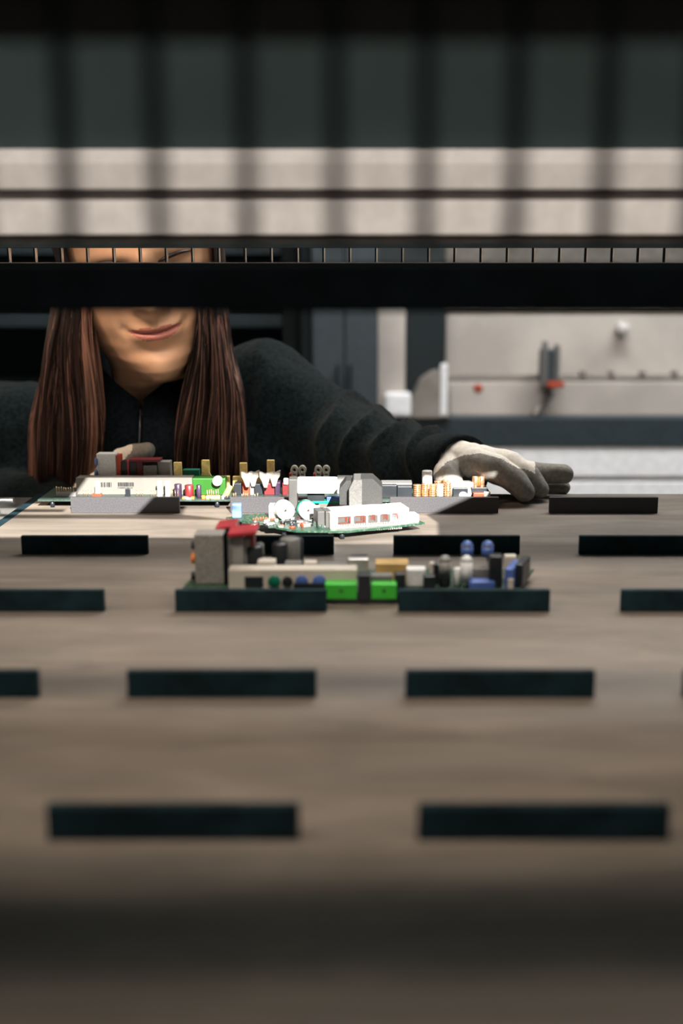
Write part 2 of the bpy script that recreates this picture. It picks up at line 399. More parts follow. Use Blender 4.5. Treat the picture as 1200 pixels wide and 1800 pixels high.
# thin slotted strip further back
ys = POST_Y[3]
sl = thing('slotted_strip', 'thin black strip with a row of small slots just above the black beam', 'strip', (0.165, ys, CZ))
zs1, zs0 = W(600, 436, ys).z, W(600, 461, ys).z
for nm, a, b in (('upper_bar', W(600, 418, ys).z, zs1), ('lower_bar', zs0, W(600, 480, ys).z)):
    bm = bmesh.new(); box(bm, ((LX + RX) / 2, ys, (a + b) / 2), (RX - LX, .004, abs(a - b)), 0, .0003); obj(nm, bm, 'dark_steel', sl)
bm = bmesh.new(); box(bm, ((LX + RX) / 2, ys - .0035, zs0 - .0004), (RX - LX, .003, .0007), 0, .0001); obj('lip', bm, 'rail_groove', sl)  # lit line along the lip, its brightness put into a paler colour
k = -8
while True:
    x = W(15 + 46.05 * k, 448, ys).x; k += 1
    if x < LX + .01: continue
    if x > RX - .01: break
    bm = bmesh.new(); box(bm, (x, ys, (zs0 + zs1) / 2), (.0012, .003, zs1 - zs0 - .0001)); box(bm, (x + .0013, ys, (zs0 + zs1) / 2), (.0009, .0036, zs1 - zs0 - .0001), mi=1)
    obj('slot_bar', bm, ['black_metal', 'slot_edge'], sl)

# ---------------------------------------------------------------- circuit boards
ZB = T0 + 0.006; BT = 0.0016
def board(name, label, poly, m, cat='circuit board'):
    cx = sum(p.x for p in poly) / len(poly); cy = sum(p.y for p in poly) / len(poly)
    t = thing(name, label, cat, (cx, cy, T0))
    bm = bmesh.new(); prism(bm, poly, ZB, ZB + BT); obj('board', bm, m, t)
    for p in poly[::max(1, len(poly) // 4)]:
        q = Vector((cx, cy, 0)) + (Vector((p.x, p.y, 0)) - Vector((cx, cy, 0))) * 0.86
        bm = bmesh.new(); cyl(bm, (q.x, q.y, T0), (q.x, q.y, ZB), .002, 10); obj('standoff', bm, 'black_plastic', t)
    return t
ZC = ZB + BT
def quad(x0, x1, Ya, Yb, yref=880):
    a = W(x0, yref, Ya).x; b = W(x1, yref, Ya).x
    return [Vector((a, Ya, 0)), Vector((b, Ya, 0)), Vector((b, Yb, 0)), Vector((a, Yb, 0))]
def chips(t, x0, x1, Ya, Yb, n, cols, hmax=.004, yref=890):
    """small soldered pieces scattered on a board, each its own part"""
    for i in range(n):
        x = random.uniform(x0, x1); Y = random.uniform(Ya, Yb); c = W(x, yref, Y).x
        m = random.choice(cols); h = random.uniform(.001, hmax)
        bm = bmesh.new()
        if random.random() < .6: box(bm, (c, Y, ZC + h / 2), (random.uniform(.002, .006), random.uniform(.0015, .004), h), random.choice((0, .3, 1.57)), .0002); nm = 'chip'
        else: cyl(bm, (c, Y, ZC), (c, Y, ZC + h * 1.3), random.uniform(.0012, .0025), 12, bev=.0002); nm = 'capacitor'
        obj(nm, bm, m, t)

# --- bright board in the middle
mp = [TP(x, y, ZB) for x, y in ((400, 913), (440, 921), (492, 931), (520, 936), (610, 937), (746, 922), (700, 904.5), (640, 904.5), (500, 904.5), (430, 907))]
b = board('circuit_board', 'sunlit green circuit board with white connector and grey transformer in the middle of the table', mp, 'pcb_green')
BX('capacitor', 'blue_light', b, 407, 424, 886, 910, .903, .007, .0012, zb=ZC)
for x0, x1, Yc, tm in ((484, 516, .900, 'cream_plastic'), (524, 556, .900, 'teal_plastic')):
    bm = bmesh.new(); c = W((x0 + x1) / 2, 901, Yc); r = (W(x1, 901, Yc).x - W(x0, 901, Yc).x) / 2
    # ring lying on its edge, axis turned slightly to the right
    ax = Vector((0.35, -1, 0)).normalized(); sd = Vector((1, .35, 0)).normalized(); up = Vector((0, 0, 1))
    c.z = ZC + r
    prof = [(-.0050, r * .90), (-.0044, r), (.0044, r), (.0050, r * .90), (.0050, r * .22), (-.0050, r * .22)]
    rings = [[c + ax * h + (sd * math.cos(a) + up * math.sin(a)) * q for a in [i * math.pi / 16 for i in range(32)]] for h, q in prof + prof[:1]]
    ring_loft(bm, rings, cap=False); bmesh.ops.remove_doubles(bm, verts=bm.verts, dist=1e-6)
    ind = obj('toroid_coil', bm, 'white_plastic', b)
    bm = bmesh.new(); rings = [[c - ax * .0012 + ax * h + (sd * math.cos(a) + up * math.sin(a)) * q for a in [i * math.pi / 16 for i in range(32)]] for h, q in ((-.0055, r * 1.0), (-.0055, r * 1.06), (-.001, r * 1.06), (-.001, r * 1.0), (-.0055, r))]
    ring_loft(bm, rings, cap=False); obj('winding', bm, tm, ind)
BX('relay', 'cream_plastic', b, 472, 486, 889, 912, .903, .012, zb=ZC)
BX('relay', 'white_plastic', b, 545, 561, 893, 918, .900, .012, zb=ZC)
# long white connector, turned a little
for (x0, x1, y0, nm, m) in ((558, 571, 899, 'connector', 'dim_grey'), (572, 584, 899, 'connector', 'dim_grey')):
    BX(nm, m, b, x0, x1, y0, 920, .868, .016, .0006, rz=.28, zb=ZC)
wc = BX('terminal_block', 'white_plastic', b, 578, 722, 897, 920, .873, .022, .0006, rz=.28, zb=ZC)
BX('connector', 'white_plastic', b, 717, 737, 905, 918, .886, .012, .0008, rz=.28, zb=ZC)
base_l = W(586, 922, .904)
# printed copper pattern on the terminal block front
bm = bmesh.new(); a = W(592, 910, .873); e = W(702, 910, .873)
def fp(s, z):  # point in front of the turned block face
    x = a.x + (e.x - a.x) * s; c0 = (W(578, 910, .873).x + W(722, 910, .873).x) / 2
    return x, .873 + (x - c0) * math.tan(.28) - .0004, z
zlo, zhi = ZC + .0020, ZC + .0098
for (s0, s1) in ((.0, .24), (.28, .46), (.50, .62), (.70, .82), (.88, .99)):
    x, y, z = fp((s0 + s1) / 2, 0); wd = (e.x - a.x) * (s1 - s0)
    for q in range(4):
        box(bm, (x - wd * .36 + wd * .24 * q, y, zhi - .0022 - .0006 * (q % 2)), (wd * .15, .0006, .0034), .28)
    box(bm, (x, y, zhi - .0004), (wd * .9, .0006, .0007), .28)
    if s0 < .4: box(bm, (x, y, zhi - .0052), (wd * .9, .0006, .0008), .28)
obj('copper_contacts', bm, 'contact_red', b)
for (s0, s1) in ((.01, .23), (.26, .48), (.49, .66), (.68, .86)):
    x, y, z = fp((s0 + s1) / 2, 0); wd = (e.x - a.x) * (s1 - s0)
    bm = bmesh.new(); box(bm, (x, y + .0002, zhi - .0036), (wd * .97, .0004, .0064), .28, .0001); obj('contact_window', bm, 'dim_grey', b)
bm = bmesh.new()
for i in range(26):
    x, y, z = fp(i / 25 * 1.0 - .02, 0); box(bm, (x, y, zlo + .0002), (.0008, .0007, .0012), .5)
obj('contact_row', bm, 'contact_orange', b)
bm = bmesh.new()
for i in range(34):
    x, y, z = fp(i / 33 * 1.15 - .12, 0); box(bm, (x, y - .0004, ZB - .0008), (.0010, .0012, .0016))
obj('solder_row', bm, 'silver', b)
# transformer: dark block with chamfered shoulders and bright corner core
def chamf(name, m, x0, x1, y0, y1, Y, d, cl, cr, zb=None):
    l = W(x0, (y0 + y1) / 2, Y).x; r = W(x1, (y0 + y1) / 2, Y).x; t = W(600, y0, Y).z; z = W(600, y1, Y).z if zb is None else zb
    bm = bmesh.new(); hc = (t - z) * .33; wd = r - l
    prism_y(bm, [(l, z), (r, z), (r, t - hc * (cr > 0)), (r - wd * cr, t), (l + wd * cl, t), (l, t - hc * (cl > 0))], Y, Y + d)
    bmesh.ops.bevel(bm, geom=bm.edges[:], offset=.0004, segments=1, affect='EDGES')
    return obj(name, bm, m, b)
zt_ = ZC + .0118
chamf('transformer', 'transformer_grey', 634, 672, 842, 895, .896, .026, 0, .45, zb=zt_)
chamf('transformer', 'transformer_grey', 596, 617, 845, 895, .899, .022, .55, 0, zb=zt_)
chamf('transformer_core', 'core_grey', 613, 636, 844, 900, .892, .030, .35, 0, zb=zt_)
BX('daughter_board', 'pcb_teal', b, 548, 602, 881, 885, .944, .010, .0002)
BX('chip', 'black_plastic', b, 540, 570, 868, 882, .9445, .006, .0004)
BX('capacitor', 'blue_plastic', b, 574, 600, 874, 882, .9445, .006, .0004)
BX('support_bar', 'housing_cream', b, 560, 604, 885.3, 905, .944, .008, .0004, zb=ZC)
wb = BX('relay_case', 'white_plastic', b, 522, 592, 842, 868, .940, .012, .0012)
BX('relay_side', 'dim_grey', b, 507, 522, 842.5, 900, .938, .014, .001, zb=ZC)  # left face of the white case, its shade put into the grey
chips(b, 440, 590, .868, .897, 80, ['black_plastic', 'dark_grey', 'cream_plastic', 'silver', 'black_plastic', 'pcb_dark', 'orange_red'], .003, 915)
PINS('pin_row', 'contact_orange', b, [445 + 3 * i for i in range(14)], 909, .893, ZC)
bm = bmesh.new(); pts = [W(500 + 8 * i, 918 - 4 * math.sin(i / 6 * math.pi), .875) for i in range(7)]; tube(bm, pts, .0006); obj('wire', bm, 'black_plastic', b)

# --- back left board
b = board('circuit_board', 'back left circuit board with long cream connector, red relays and a green block', quad(66, 404, .978, 1.034), 'pcb_dark')
cc = BX('long_connector', 'cream_light', b, 134, 338, 840, 872, 1.000, .014, .0006, zb=ZC)
cc['label'] = 'long cream connector housing with printed bar code'
bm = bmesh.new()
for x0, x1, n, ya, yb_ in ((178, 197, 9, 848, 856), (207, 236, 15, 848, 855), (207, 234, 12, 856.5, 858.5)):
    for i in range(n):
        x = x0 + (x1 - x0) * (i + random.uniform(0, .4)) / n; p = W(x, (ya + yb_) / 2, .9998)
        box(bm, (p.x, .9998, p.z), (random.uniform(.0004, .0010), .0003, W(0, ya, 1).z - W(0, yb_, 1).z))
obj('bar_code', bm, 'ink', cc)
BX('green_block', 'green_connector', b, 338, 396, 841, 868, .998, .014, .0008, zb=ZC)
bm = bmesh.new(); p = W(381.5, 846, .992); cyl(bm, (p.x, .998, p.z), (p.x, .991, p.z), .0043, 24, bev=.0004); obj('round_cap', bm, 'white_plastic', b)
hs = BX('heat_sink', 'light_grey', b, 170, 204, 798, 842, 1.018, .012, .0006, zb=ZC)
for yy in (811, 832):
    bm = bmesh.new(); p = W(169, yy, 1.02); cyl(bm, (p.x - .001, 1.02, p.z), (p.x + .002, 1.02, p.z), .0040, 16, bev=.0008); obj('screw_head', bm, 'blue_light', hs)
BX('fuse_strip', 'orange_red', b, 204.5, 212, 800, 842, 1.017, .010, .0003, zb=ZC)
BX('relay', 'black_plastic', b, 213, 223, 811, 842, 1.019, .010, .0004, zb=ZC)
BX('fuse_strip', 'red_plastic', b, 223.5, 227, 810, 842, 1.0185, .010, .0002, zb=ZC)
BX('relay', 'black_plastic', b, 228, 239, 812, 842, 1.019, .010, .0004, zb=ZC)
BX('relay', 'dark_red', b, 239.5, 251, 812, 842, 1.020, .010, .0004, zb=ZC)
BX('relay', 'dark_grey', b, 252, 276, 818, 842, 1.017, .012, .0006, zb=ZC)
BX('relay', 'grey_plastic', b, 277, 299, 812, 842, 1.019, .012, .0006, zb=ZC)
rp_ = BX('relay_cover', 'dark_red', b, 226, 281, 808, 812, 1.0165, .014, .0003)
BX('fuse', 'orange', b, 272, 291, 836, 842, 1.0150, .002, .0003, zb=ZC)
for x0, x1, y0 in ((305, 319, 813), (354, 368, 809)):
    BX('yellow_tab', 'yellow_plastic', b, x0, x1, y0, 842, 1.016, .004, .0008, zb=ZC)
pp = [W(x, y, 1.0145) for x, y in ((352, 841), (355, 829), (367, 829), (372, 837), (378, 841))]
bm = bmesh.new(); prism_y(bm, [(p.x, p.z) for p in pp], 1.0140, 1.0155); obj('yellow_base', bm, 'yellow_plastic', b)
BX('yellow_bar', 'yellow_plastic', b, 380, 403, 838, 850, 1.016, .006, .0004, zb=ZC)
BX('connector', 'teal_plastic', b, 321, 350, 826, 842, 1.020, .008, .0006, zb=ZC)
for x0, x1, m, y0 in ((305, 318, 'purple_cap', 852), (323, 339, 'dark_red', 854), (344, 353, 'purple_cap', 853)):
    CYV('capacitor', m, b, x0, x1, y0, .984, ZC)
for x0, x1 in ((167, 175), (276, 284), (290, 298)): BX('pin_post', 'white_plastic', b, x0, x1, 846, 872, .986, .003, .0004, zb=ZC)
BX('connector', 'orange_red', b, 162, 178, 868, 872, .9835, .004, .0003, zb=ZC)
BX('transistor', 'black_plastic', b, 220, 228, 860, 872, .984, .003, .0003, zb=ZC)
BX('pin_header', 'dark_grey', b, 98, 133, 866, 872, .990, .006, .0003, zb=ZC)
PINS('pin_row', 'gold_pin', b, [99 + 4.2 * i for i in range(8)], 856, .993, ZC, .0005)
PINS('pin_row', 'gold_pin', b, [140, 146, 150, 155, 160, 240, 246, 250, 266, 270, 274, 300, 303, 308, 312], 861, .984, ZC)
PINS('pin_row', 'gold_pin', b, [364 + 3.8 * i for i in range(6)], 861, .984, ZC, .0006)
BX('pin_header', 'yellow_plastic', b, 362, 386, 872, 877, .983, .004, .0003, zb=ZC)
bm = bmesh.new(); p = W(400, 862, .986); box(bm, (0, 0, 0), (.005, .003, .012), 0, .0012); bmesh.ops.rotate(bm, cent=(0, 0, 0), matrix=Matrix.Rotation(.5, 3, 'Y'), verts=bm.verts); bmesh.ops.translate(bm, vec=(p.x, .986, ZC + .006), verts=bm.verts)
obj('capacitor', bm, 'tape_brown', b)
chips(b, 320, 400, .980, .987, 12, ['white_plastic', 'silver', 'black_plastic', 'orange'], .0025, 878)

# --- second back board (yellow tabs, relay clips)
b = board('circuit_board', 'back circuit board with beige clips on red and black relays, left of the white case', quad(408, 606, .978, 1.034), 'pcb_dark')
for x0, x1, y0 in ((421, 434, 814), (469, 482, 809)):
    BX('yellow_tab', 'yellow_plastic', b, x0, x1, y0, 846, 1.016, .004, .0008, zb=ZC)
BX('yellow_bar', 'yellow_plastic', b, 409, 462, 838, 862, 1.012, .005, .0004, zb=ZC)
for x0, x1, m in ((411, 424, 'black_plastic'), (426, 438, 'orange_red'), (439, 446, 'grey_plastic'), (447, 461, 'black_plastic'), (464, 482, 'dark_red'), (483, 492, 'purple_cap'), (496, 506, 'dark_red')):
    BX('relay', m, b, x0, x1, 848 + random.randint(-1, 3), 872, .998, .012, .0006, zb=ZC)
def clip(cx, y0, Y, sgn, par):
    bm = bmesh.new(); p = W(cx, y0, Y); s = .00052
    pts = [(-11, 0), (-9, 7), (-6, 10), (-4, 24), (2, 24), (5, 10), (9, 7), (10, -4), (4, -2), (0, 1), (-4, -2)]
    prism_y(bm, [(p.x + sgn * a * s, p.z - c * s) for a, c in pts], Y, Y + .007)
    bmesh.ops.bevel(bm, geom=bm.edges[:], offset=.0005, segments=1, affect='EDGES')
    return obj('clip', bm, 'clip_beige', par)
clip(433, 833, .990, -1, b); clip(445, 832, .994, 1, b); clip(465, 834, .990, -1, b); clip(482, 832, .994, 1, b)
BX('relay_base', 'cream_plastic', b, 498, 506, 842, 852, .996, .006, .0006)
# ring clips on the relays further right
for x0 in (508, 550):
    BX('relay', 'orange_red', b, x0, x0 + 14, 833, 872, 1.012, .010, .0006, zb=ZC)
    BX('relay', 'purple_cap', b, x0 + 15, x0 + 28, 834, 872, 1.012, .010, .0006, zb=ZC)
    for cx in (x0 + 9, x0 + 23):
        bm = bmesh.new(); p = W(cx, 827, 1.010)
        rr = .0042; rings = []
        for h, q in ((0, .45), (0, 1), (.005, 1), (.005, .45), (0, .45)):
            rings.append([p + Vector((math.cos(a) * rr * q * .85, h, math.sin(a) * rr * q * 1.05)) for a in [i * math.pi / 10 for i in range(20)]])
        ring_loft(bm, rings, cap=False); bmesh.ops.remove_doubles(bm, verts=bm.verts, dist=1e-6)
        box(bm, (p.x, p.y + .0025, p.z - .0048), (.0050, .005, .005), 0, .0008)
        obj('clip', bm, 'cream_plastic', b)
PINS('pin_row', 'gold_pin', b, [410, 414, 425, 428, 431, 434, 448, 452], 867, .984, ZC, .0006)
BX('connector', 'grey_plastic', b, 592, 620, 839, 872, 1.004, .010, .0006, zb=ZC)

# --- back right board with copper coils
b = board('circuit_board', 'small circuit board with copper coils under the gloved hand', quad(664, 868, .975, 1.030), 'pcb_dark')
BX('relay', 'black_plastic', b, 668, 697, 853, 872, .984, .016, .0006, zb=ZC)
BX('relay', 'black_plastic', b, 698, 724, 855, 872, .982, .016, .0006, zb=ZC)
BX('relay_label', 'dark_grey', b, 670, 724, 849, 852.5, .990, .014, .0003)
CYV('capacitor', 'light_grey', b, 742, 760, 829, 1.000, ZC)
for i, (x0, x1, y0) in enumerate(((726, 740, 853), (741, 753, 851), (754, 766, 852), (767, 780, 852), (781, 793, 849), (764, 776, 846), (778, 788, 844))):
    Yc = .982 if i < 5 else .992
    bm = bmesh.new(); a = W(x0, y0, Yc); e = W(x1, y0, Yc); r = (e.x - a.x) / 2; cx = (a.x + e.x) / 2
    cyl(bm, (cx, Yc + r, ZC), (cx, Yc + r, a.z - .0008), r * .88, 18)
    for q in range(7):
        z = ZC + (a.z - ZC) * (q + .5) / 7
        rings = [[Vector((cx + math.cos(t) * (r * .9 + .0005 * math.cos(s)), Yc + r + math.sin(t) * (r * .9 + .0005 * math.cos(s)), z + .0007 * math.sin(s))) for t in [j * math.pi / 9 for j in range(18)]] for s in (-1.57, -.8, 0, .8, 1.57)]
        ring_loft(bm, rings, cap=False)
    cyl(bm, (cx, Yc + r, a.z - .0009), (cx, Yc + r, a.z), r, 18, bev=.0003)
    obj('copper_coil', bm, 'copper' if i != 3 else 'silver', b)
BX('relay', 'black_plastic', b, 796, 822, 858, 872, .986, .010, .0006, zb=ZC)
BX('relay', 'grey_plastic', b, 803, 832, 848, 858, .992, .010, .0010)
for x0 in (830, 841):
    CYV('copper_coil', 'copper', b, x0, x0 + 11, 838, .992, ZC + .006)
BX('coil_base', 'black_plastic', b, 828, 856, 857, 864, .989, .012, .0006, zb=ZC)
BX('fuse', 'orange_red', b, 832, 851, 867, 872, .982, .006, .0005, zb=ZC)
BX('tag', 'cream_plastic', b, 850, 862, 865, 872, .984, .004, .0008, zb=ZC)

# --- near board, out of focus
near = [TP(x, y, ZB) for x, y in ((312, 1047), (905, 1047), (938, 1004), (350, 1004))]
b = board('circuit_board', 'nearest circuit board with a bright green terminal strip, blurred behind the middle blocks', near, 'pcb_green')
YN = near[0].y + .002
hs = BX('heat_sink', 'heat_grey', b, 342, 393, 940, 1035, YN + .018, .016, .001, zb=ZC)
BX('heat_sink_plate', 'black_metal', b, 393.5, 399, 938, 1035, YN + .018, .016, .0004, zb=ZC)
for yy, m in ((958, 'black_plastic'), (981, 'orange'), (1012, 'black_plastic')):
    bm = bmesh.new(); p = W(341, yy, YN + .026); cyl(bm, (p.x - .0016, p.y, p.z), (p.x + .0016, p.y, p.z), .0030 if m != 'orange' else .0036, 14, bev=.0005); obj('screw_head', bm, m, hs)
BX('relay', 'grey_plastic', b, 400, 428, 944, 1020, YN + .020, .014, .001, zb=ZC)
BX('relay', 'dark_grey', b, 400.5, 409, 950, 1020, YN + .0195, .001, .0003, zb=ZC)
for x0, x1, y0, yy in ((378, 414, 929, .034), (400, 450, 939, .016)):
    p = W((x0 + x1) / 2, y0, YN + yy); wd = (W(x1, y0, YN + yy).x - W(x0, y0, YN + yy).x)
    bm = bmesh.new(); box(bm, (0, 0, 0), (wd, .022, .0026), 0, .0006); bmesh.ops.rotate(bm, cent=(0, 0, 0), matrix=Matrix.Rotation(-.10, 3, 'Y'), verts=bm.verts)
    bmesh.ops.translate(bm, vec=(p.x, YN + yy + .011, p.z), verts=bm.verts); obj('red_cap', bm, 'red_plastic', b)
BX('relay', 'grey_plastic', b, 424, 446, 947, 1020, YN + .024, .012, .001, zb=ZC)
BX('fuse_strip', 'dark_red', b, 440, 447, 938, 1020, YN + .0235, .012, .0005, zb=ZC)
CYV('capacitor', 'black_plastic', b, 429, 461, 962, YN + .022, ZC, .001)
for x0, x1, y0, dy, m in ((477, 504, 957, .028, 'black_plastic'), (490, 526, 950, .036, 'dark_grey'), (508, 532, 948, .046, 'dark_steel'), (448, 463, 956, .040, 'dark_grey')):
    CYV('capacitor', m, b, x0, x1, y0, YN + dy, ZC, .001)
cn = BX('long_connector', 'cream_plastic', b, 401, 627, 1001, 1036, YN + .006, .012, .0010, zb=ZC)
BX('socket', 'black_plastic', cn, 430, 462, 1014, 1032, YN + .0052, .001, .0003)
for cx, m, r in ((482, 'teal_plastic', .0040), (505, 'black_plastic', .0034), (530, 'blue_plastic', .0040), (561, 'blue_plastic', .0042)):
    p = W(cx, 1022, YN + .0055); bm = bmesh.new(); cyl(bm, (p.x, YN + .0062, p.z), (p.x, YN + .0045, p.z), r, 20, bev=.0003); obj('round_socket', bm, m, cn)
BX('connector_ledge', 'black_plastic', b, 516, 572, 1026, 1036, YN + .0035, .002, .0003, zb=ZC)
BX('relay', 'cream_plastic', b, 452, 484, 987, 1003, YN + .016, .010, .0008, zb=ZC)
BX('relay', 'dark_grey', b, 500, 530, 990, 1003, YN + .018, .008, .0006, zb=ZC)
BX('relay', 'cream_plastic', b, 534, 556, 989, 1003, YN + .020, .008, .0006, zb=ZC)
BX('relay', 'dark_grey', b, 560, 600, 994, 1003, YN + .022, .010, .0006, zb=ZC)
BX('heat_sink', 'silver', b, 610, 648, 983, 1000, YN + .040, .008, .0012, zb=ZC)
BX('chip', 'black_plastic', b, 616, 646, 979, 984, YN + .050, .008, .0006, zb=ZC)
BX('yellow_tray', 'tape_brown', b, 660, 718, 991, 1024, YN + .022, .014, .0006, zb=ZC)
for x0, x1 in ((571, 627), (652, 697)):
    tb = BX('terminal_strip', 'green_plastic', b, x0, x1, 1027, 1054, YN - .0035, .012, .0008)
    tb['label'] = 'bright green terminal strip'
    p = W((x0 + x1) / 2, 1038, YN - .0035); bm = bmesh.new(); cyl(bm, (p.x, YN - .0030, p.z), (p.x, YN - .0038, p.z), .0011, 12); obj('screw_hole', bm, 'green_connector', tb)
BX('plug', 'black_plastic', b, 629, 651, 1011, 1056, YN - .0045, .010, .0008)
BX('chip', 'dark_grey', b, 652, 690, 1012, 1026, YN + .004, .008, .0006, zb=ZC)
BX('capacitor', 'black_plastic', b, 693, 712, 1009, 1040, YN + .004, .008, .0010, zb=ZC)
BX('relay', 'light_grey', b, 714, 748, 1001, 1040, YN + .012, .010, .0012, zb=ZC)
BX('capacitor', 'black_plastic', b, 744, 765, 1013, 1040, YN + .006, .007, .0012, zb=ZC)
BX('capacitor', 'black_plastic', b, 762, 773, 992, 1040, YN + .018, .006, .0008, zb=ZC)
BX('relay', 'cream_plastic', b, 755, 764, 990, 1040, YN + .024, .006, .0010, zb=ZC)
def led(x, y0, y1, Y, m, par):
    p = W(x, y0, Y); q = W(x, y1, Y); bm = bmesh.new(); r = .0040
    cyl(bm, (p.x, Y, q.z), (p.x, Y, p.z - r), r, 18)
    rings = [[Vector((p.x + math.cos(t) * r * math.cos(s), Y + math.sin(t) * r * math.cos(s), p.z - r + r * math.sin(s))) for t in [j * math.pi / 9 for j in range(18)]] for s in (0, .4, .8, 1.2, 1.5)]
    ring_loft(bm, rings, cap=True)
    o = obj('capacitor', bm, m, par)
    bm = bmesh.new(); cyl(bm, (p.x, Y, ZC), (p.x, Y, q.z), .0012, 8); obj('lead', bm, 'silver', o)
    return o
led(821, 950, 976, YN + .034, 'blue_plastic', b); led(857, 950, 976, YN + .034, 'blue_plastic', b)
led(782, 976, 1012, YN + .014, 'grey_plastic', b); led(820, 976, 1024, YN + .012, 'light_grey', b)
for p0 in ((821, 950), (857, 950)):
    p = W(p0[0], p0[1] + 3, YN + .034); bm = bmesh.new()
    rings = [[Vector((p.x + math.cos(t) * .0042 * math.cos(s), YN + .034 + math.sin(t) * .0042 * math.cos(s), p.z - .0034 + .0042 * math.sin(s))) for t in [j * math.pi / 9 for j in range(18)]] for s in (.25, .6, 1.0, 1.3, 1.52)]
    ring_loft(bm, rings); obj('capacitor_top', bm, 'cream_plastic', b)
CYV('capacitor', 'black_plastic', b, 772, 793, 1000, YN + .010, ZC, .001)
CYV('capacitor', 'light_grey', b, 797, 812, 1000, YN + .013, ZC, .001)
BX('relay', 'blue_plastic', b, 824, 870, 1023, 1040, YN + .006, .010, .0010, zb=ZC)
BX('relay', 'dark_grey', b, 830, 862, 1000, 1040, YN + .022, .008, .0010, zb=ZC)
BX('relay', 'black_plastic', b, 860, 883, 978, 1040, YN + .010, .009, .0010, zb=ZC)
BX('relay', 'cream_plastic', b, 886, 907, 977, 1040, YN + .028, .006, .0012, zb=ZC)
BX('relay', 'blue_plastic', b, 886, 900, 1000, 1040, YN + .004, .024, .0010, rz=-.35, zb=ZC)
BX('relay', 'black_plastic', b, 904, 918, 992, 1040, YN + .012, .024, .0010, rz=-.35, zb=ZC)
BX('tag', 'cream_plastic', b, 892, 902, 1018, 1040, YN + .001, .002, .0004, zb=ZC)

# ---------------------------------------------------------------- person
def smoothed(bm, vox, it=6, name='tmp'):
    """union the shapes of a bmesh into one smooth skin"""
    me = bpy.data.meshes.new(name); bmesh.ops.recalc_face_normals(bm, faces=bm.faces); bm.to_mesh(me); bm.free()
    o = bpy.data.objects.new(name, me); C.objects.link(o)
    r = o.modifiers.new('r', 'REMESH'); r.mode = 'VOXEL'; r.voxel_size = vox
    s = o.modifiers.new('s', 'SMOOTH'); s.iterations = it; s.factor = 0.6
    bpy.context.view_layer.update()
    dg = bpy.context.evaluated_depsgraph_get()
    m2 = bpy.data.meshes.new_from_object(o.evaluated_get(dg))
    bpy.data.objects.remove(o); bpy.data.meshes.remove(me)
    for p in m2.polygons: p.use_smooth = True
    return m2
def link_mesh(name, me, mats, parent):
    me.materials.clear()
    for m in mats: me.materials.append(M[m])
    o = bpy.data.objects.new(name, me); C.objects.link(o); o.parent = parent
    me.transform(Matrix.Translation(-world_loc(parent)))
    return o
per = thing('person', 'person with long brown hair in a black fleece jacket and gloves, leaning over the table', 'person', (-0.22, 1.33, 0))

def interp(tab, z):
    if z <= tab[0][0]: return tab[0][1:]
    for a, b_ in zip(tab, tab[1:]):
        if z <= b_[0]:
            t = (z - a[0]) / (b_[0] - a[0]); t2 = t * t * (3 - 2 * t) * .5 + t * .5
            return tuple(p + (q - p) * t2 for p, q in zip(a[1:], b_[1:]))
    return tab[-1][1:]
